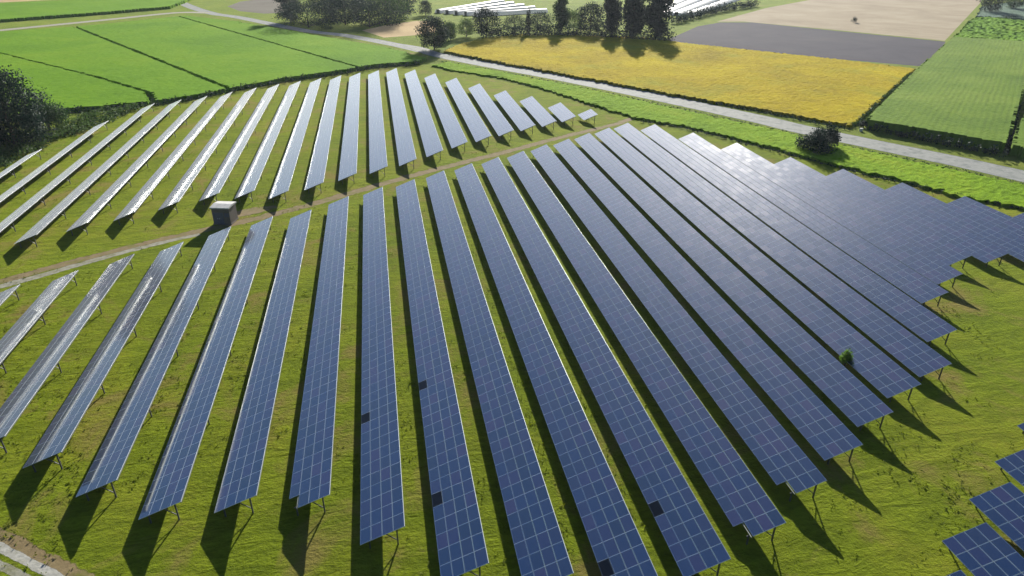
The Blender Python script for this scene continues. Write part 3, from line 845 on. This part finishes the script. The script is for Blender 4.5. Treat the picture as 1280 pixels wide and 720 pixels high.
hedge('hedge', ((1086, 163), (1120, 170), (1180, 182), (1254, 197)), 1.7, 1.2, M['leaf_dark'], 'tall dark leaf strip added as shade at the road end of the maize rows', 88, .55, 36)  # added dark leaves deepen the shade band at the foot of the maize
hedge('hedge', ((1257, 194), (1268, 150), (1282, 95)), 1.2, .9, M['leaf_dark'], 'dark leaf strip added as shade in the gap between the two maize blocks', 89, .55, 24)  # leaf strip put in to make the shaded gap read dark
# weeds growing up between two rows
wg = G(1058, 449, 1.0)
tree('weed_bush', 0, 0, 2.9, 1.4, 'shrub', 'bright green weed bush poking up between two navy panel rows', 'weed', None, 'leaf_weed', seed=91, nleaf=900, size=.25, loc=wg)

# ---------------------------------------------------------------- polytunnels
def tunnel(a, b, w, h, label, group):
    a, b = np.array(a[:2]), np.array(b[:2]); d = b - a; L = np.linalg.norm(d); ang = math.atan2(d[1], d[0])
    root = empty('polytunnel', (a[0], a[1], 0), ang)
    tag(root, label, 'polytunnel', group)
    V, Fc = [], []; n = 10; m = max(2, int(L / 8))
    for i in range(m + 1):
        for k in range(n + 1):
            t = math.pi * k / n
            V.append((L * i / m, -math.cos(t) * w / 2, max(0, math.sin(t)) ** .8 * h * (1 + .02 * math.sin(i * 2.1 + k))))
    for i in range(m):
        for k in range(n):
            p = i * (n + 1) + k; Fc.append((p, p + 1, p + n + 2, p + n + 1))
    Fc.append(tuple(range(n + 1))); Fc.append(tuple(range(m * (n + 1), (m + 1) * (n + 1)))[::-1])
    link('film_cover', mesh('film_cover', V, Fc, M['white_film'], False), root)
    dd = MB(); dd.box(-.06, -.01, -1.2, 1.2, 0, 2.2); dd.build('door', M['concrete'], root)
    return root
ga, gb, gc, gd = G(542, 16), G(622, 2), G(600, 21), G(690, 17)
for k in range(5):
    u = (k + .5) / 5
    a_, b_ = ga + (gc - ga) * u, gb + (gd - gb) * u
    tunnel(a_, b_, np.linalg.norm(gc - ga) / 5 * .7, 2.4, f'long low white polytunnel, {ordinal[4 - k]} row counted from the dark tree line', 'white polytunnels behind the tree line')
ga2, gb2 = G(800, 20), G(850, 0)
side2 = G(872, 19) - ga2
for k in range(4):
    o_ = side2 * (k + .5) / 4
    tunnel(ga2 + o_, gb2 + o_ * (1.0 + .12 * k), np.linalg.norm(side2) / 4 * .97, 1.8, f'bright white tunnel right of the poplars, {ordinal[k]} from them', 'bright white tunnels right of the poplars')

# ---------------------------------------------------------------- small things
pg = G(1076, 164)
pm = MB(); pm.box(-.35, .35, -.25, .25, 0, .7); pm.box(-.4, .4, -.3, .3, .7, .78)
po = pm.build('marker_stone', M['post'], None, pg)
tag(po, 'small pale marker stone beside the road at the maize corner', 'marker')

# grass tufts over the site, thinning with distance
def tufts():
    rng = np.random.default_rng(5)
    n = 22000
    u = rng.random(n); v = rng.random(n) ** .6
    q = np.stack([u * 1320 - 20, 740 - v * 560], 1)
    pts = np.array([G(x, y) for x, y in q])[:, :2]
    dens = vnoise(pts[:, 0] * .25, pts[:, 1] * .25, 3) * .6 + vnoise(pts[:, 0] * .06, pts[:, 1] * .06, 4) * .6
    site = inside(pts[:, 0], pts[:, 1], [tuple(p[:2]) for p in gp((-60, 800), (1400, 800), (1400, 290), (1115, 228), (920, 182), (830, 162), (700, 122), (545, 86), (300, 118), (95, 155), (-60, 230))])
    keep = site & (dens > .55 + .5 * rng.random(n))
    pts = pts[keep]; n = len(pts)
    return scatter('grass_tufts', pts, .08, .2, M['tuft'], 'uneven tufts of grass growing between and around the panel rows', 'grass', 6, per=4, spread=.16)
tufts()

# ---------------------------------------------------------------- the air
hz = MB(); hz.box(-1500, 1500, -300, 2500, -1.0, 70.0)
hm = NT('haze_air')
hm.n.remove(hm.b)
pv = hm.node('ShaderNodeVolumePrincipled')
pv.inputs['Color'].default_value = (.80, .88, 1.0, 1)
pv.inputs['Density'].default_value = 0.00005
pv.inputs['Anisotropy'].default_value = 0.3
hm.l.new(pv.outputs[0], hm.out.inputs['Volume'])
tag(hz.build('haze', hm.m), kind='stuff')
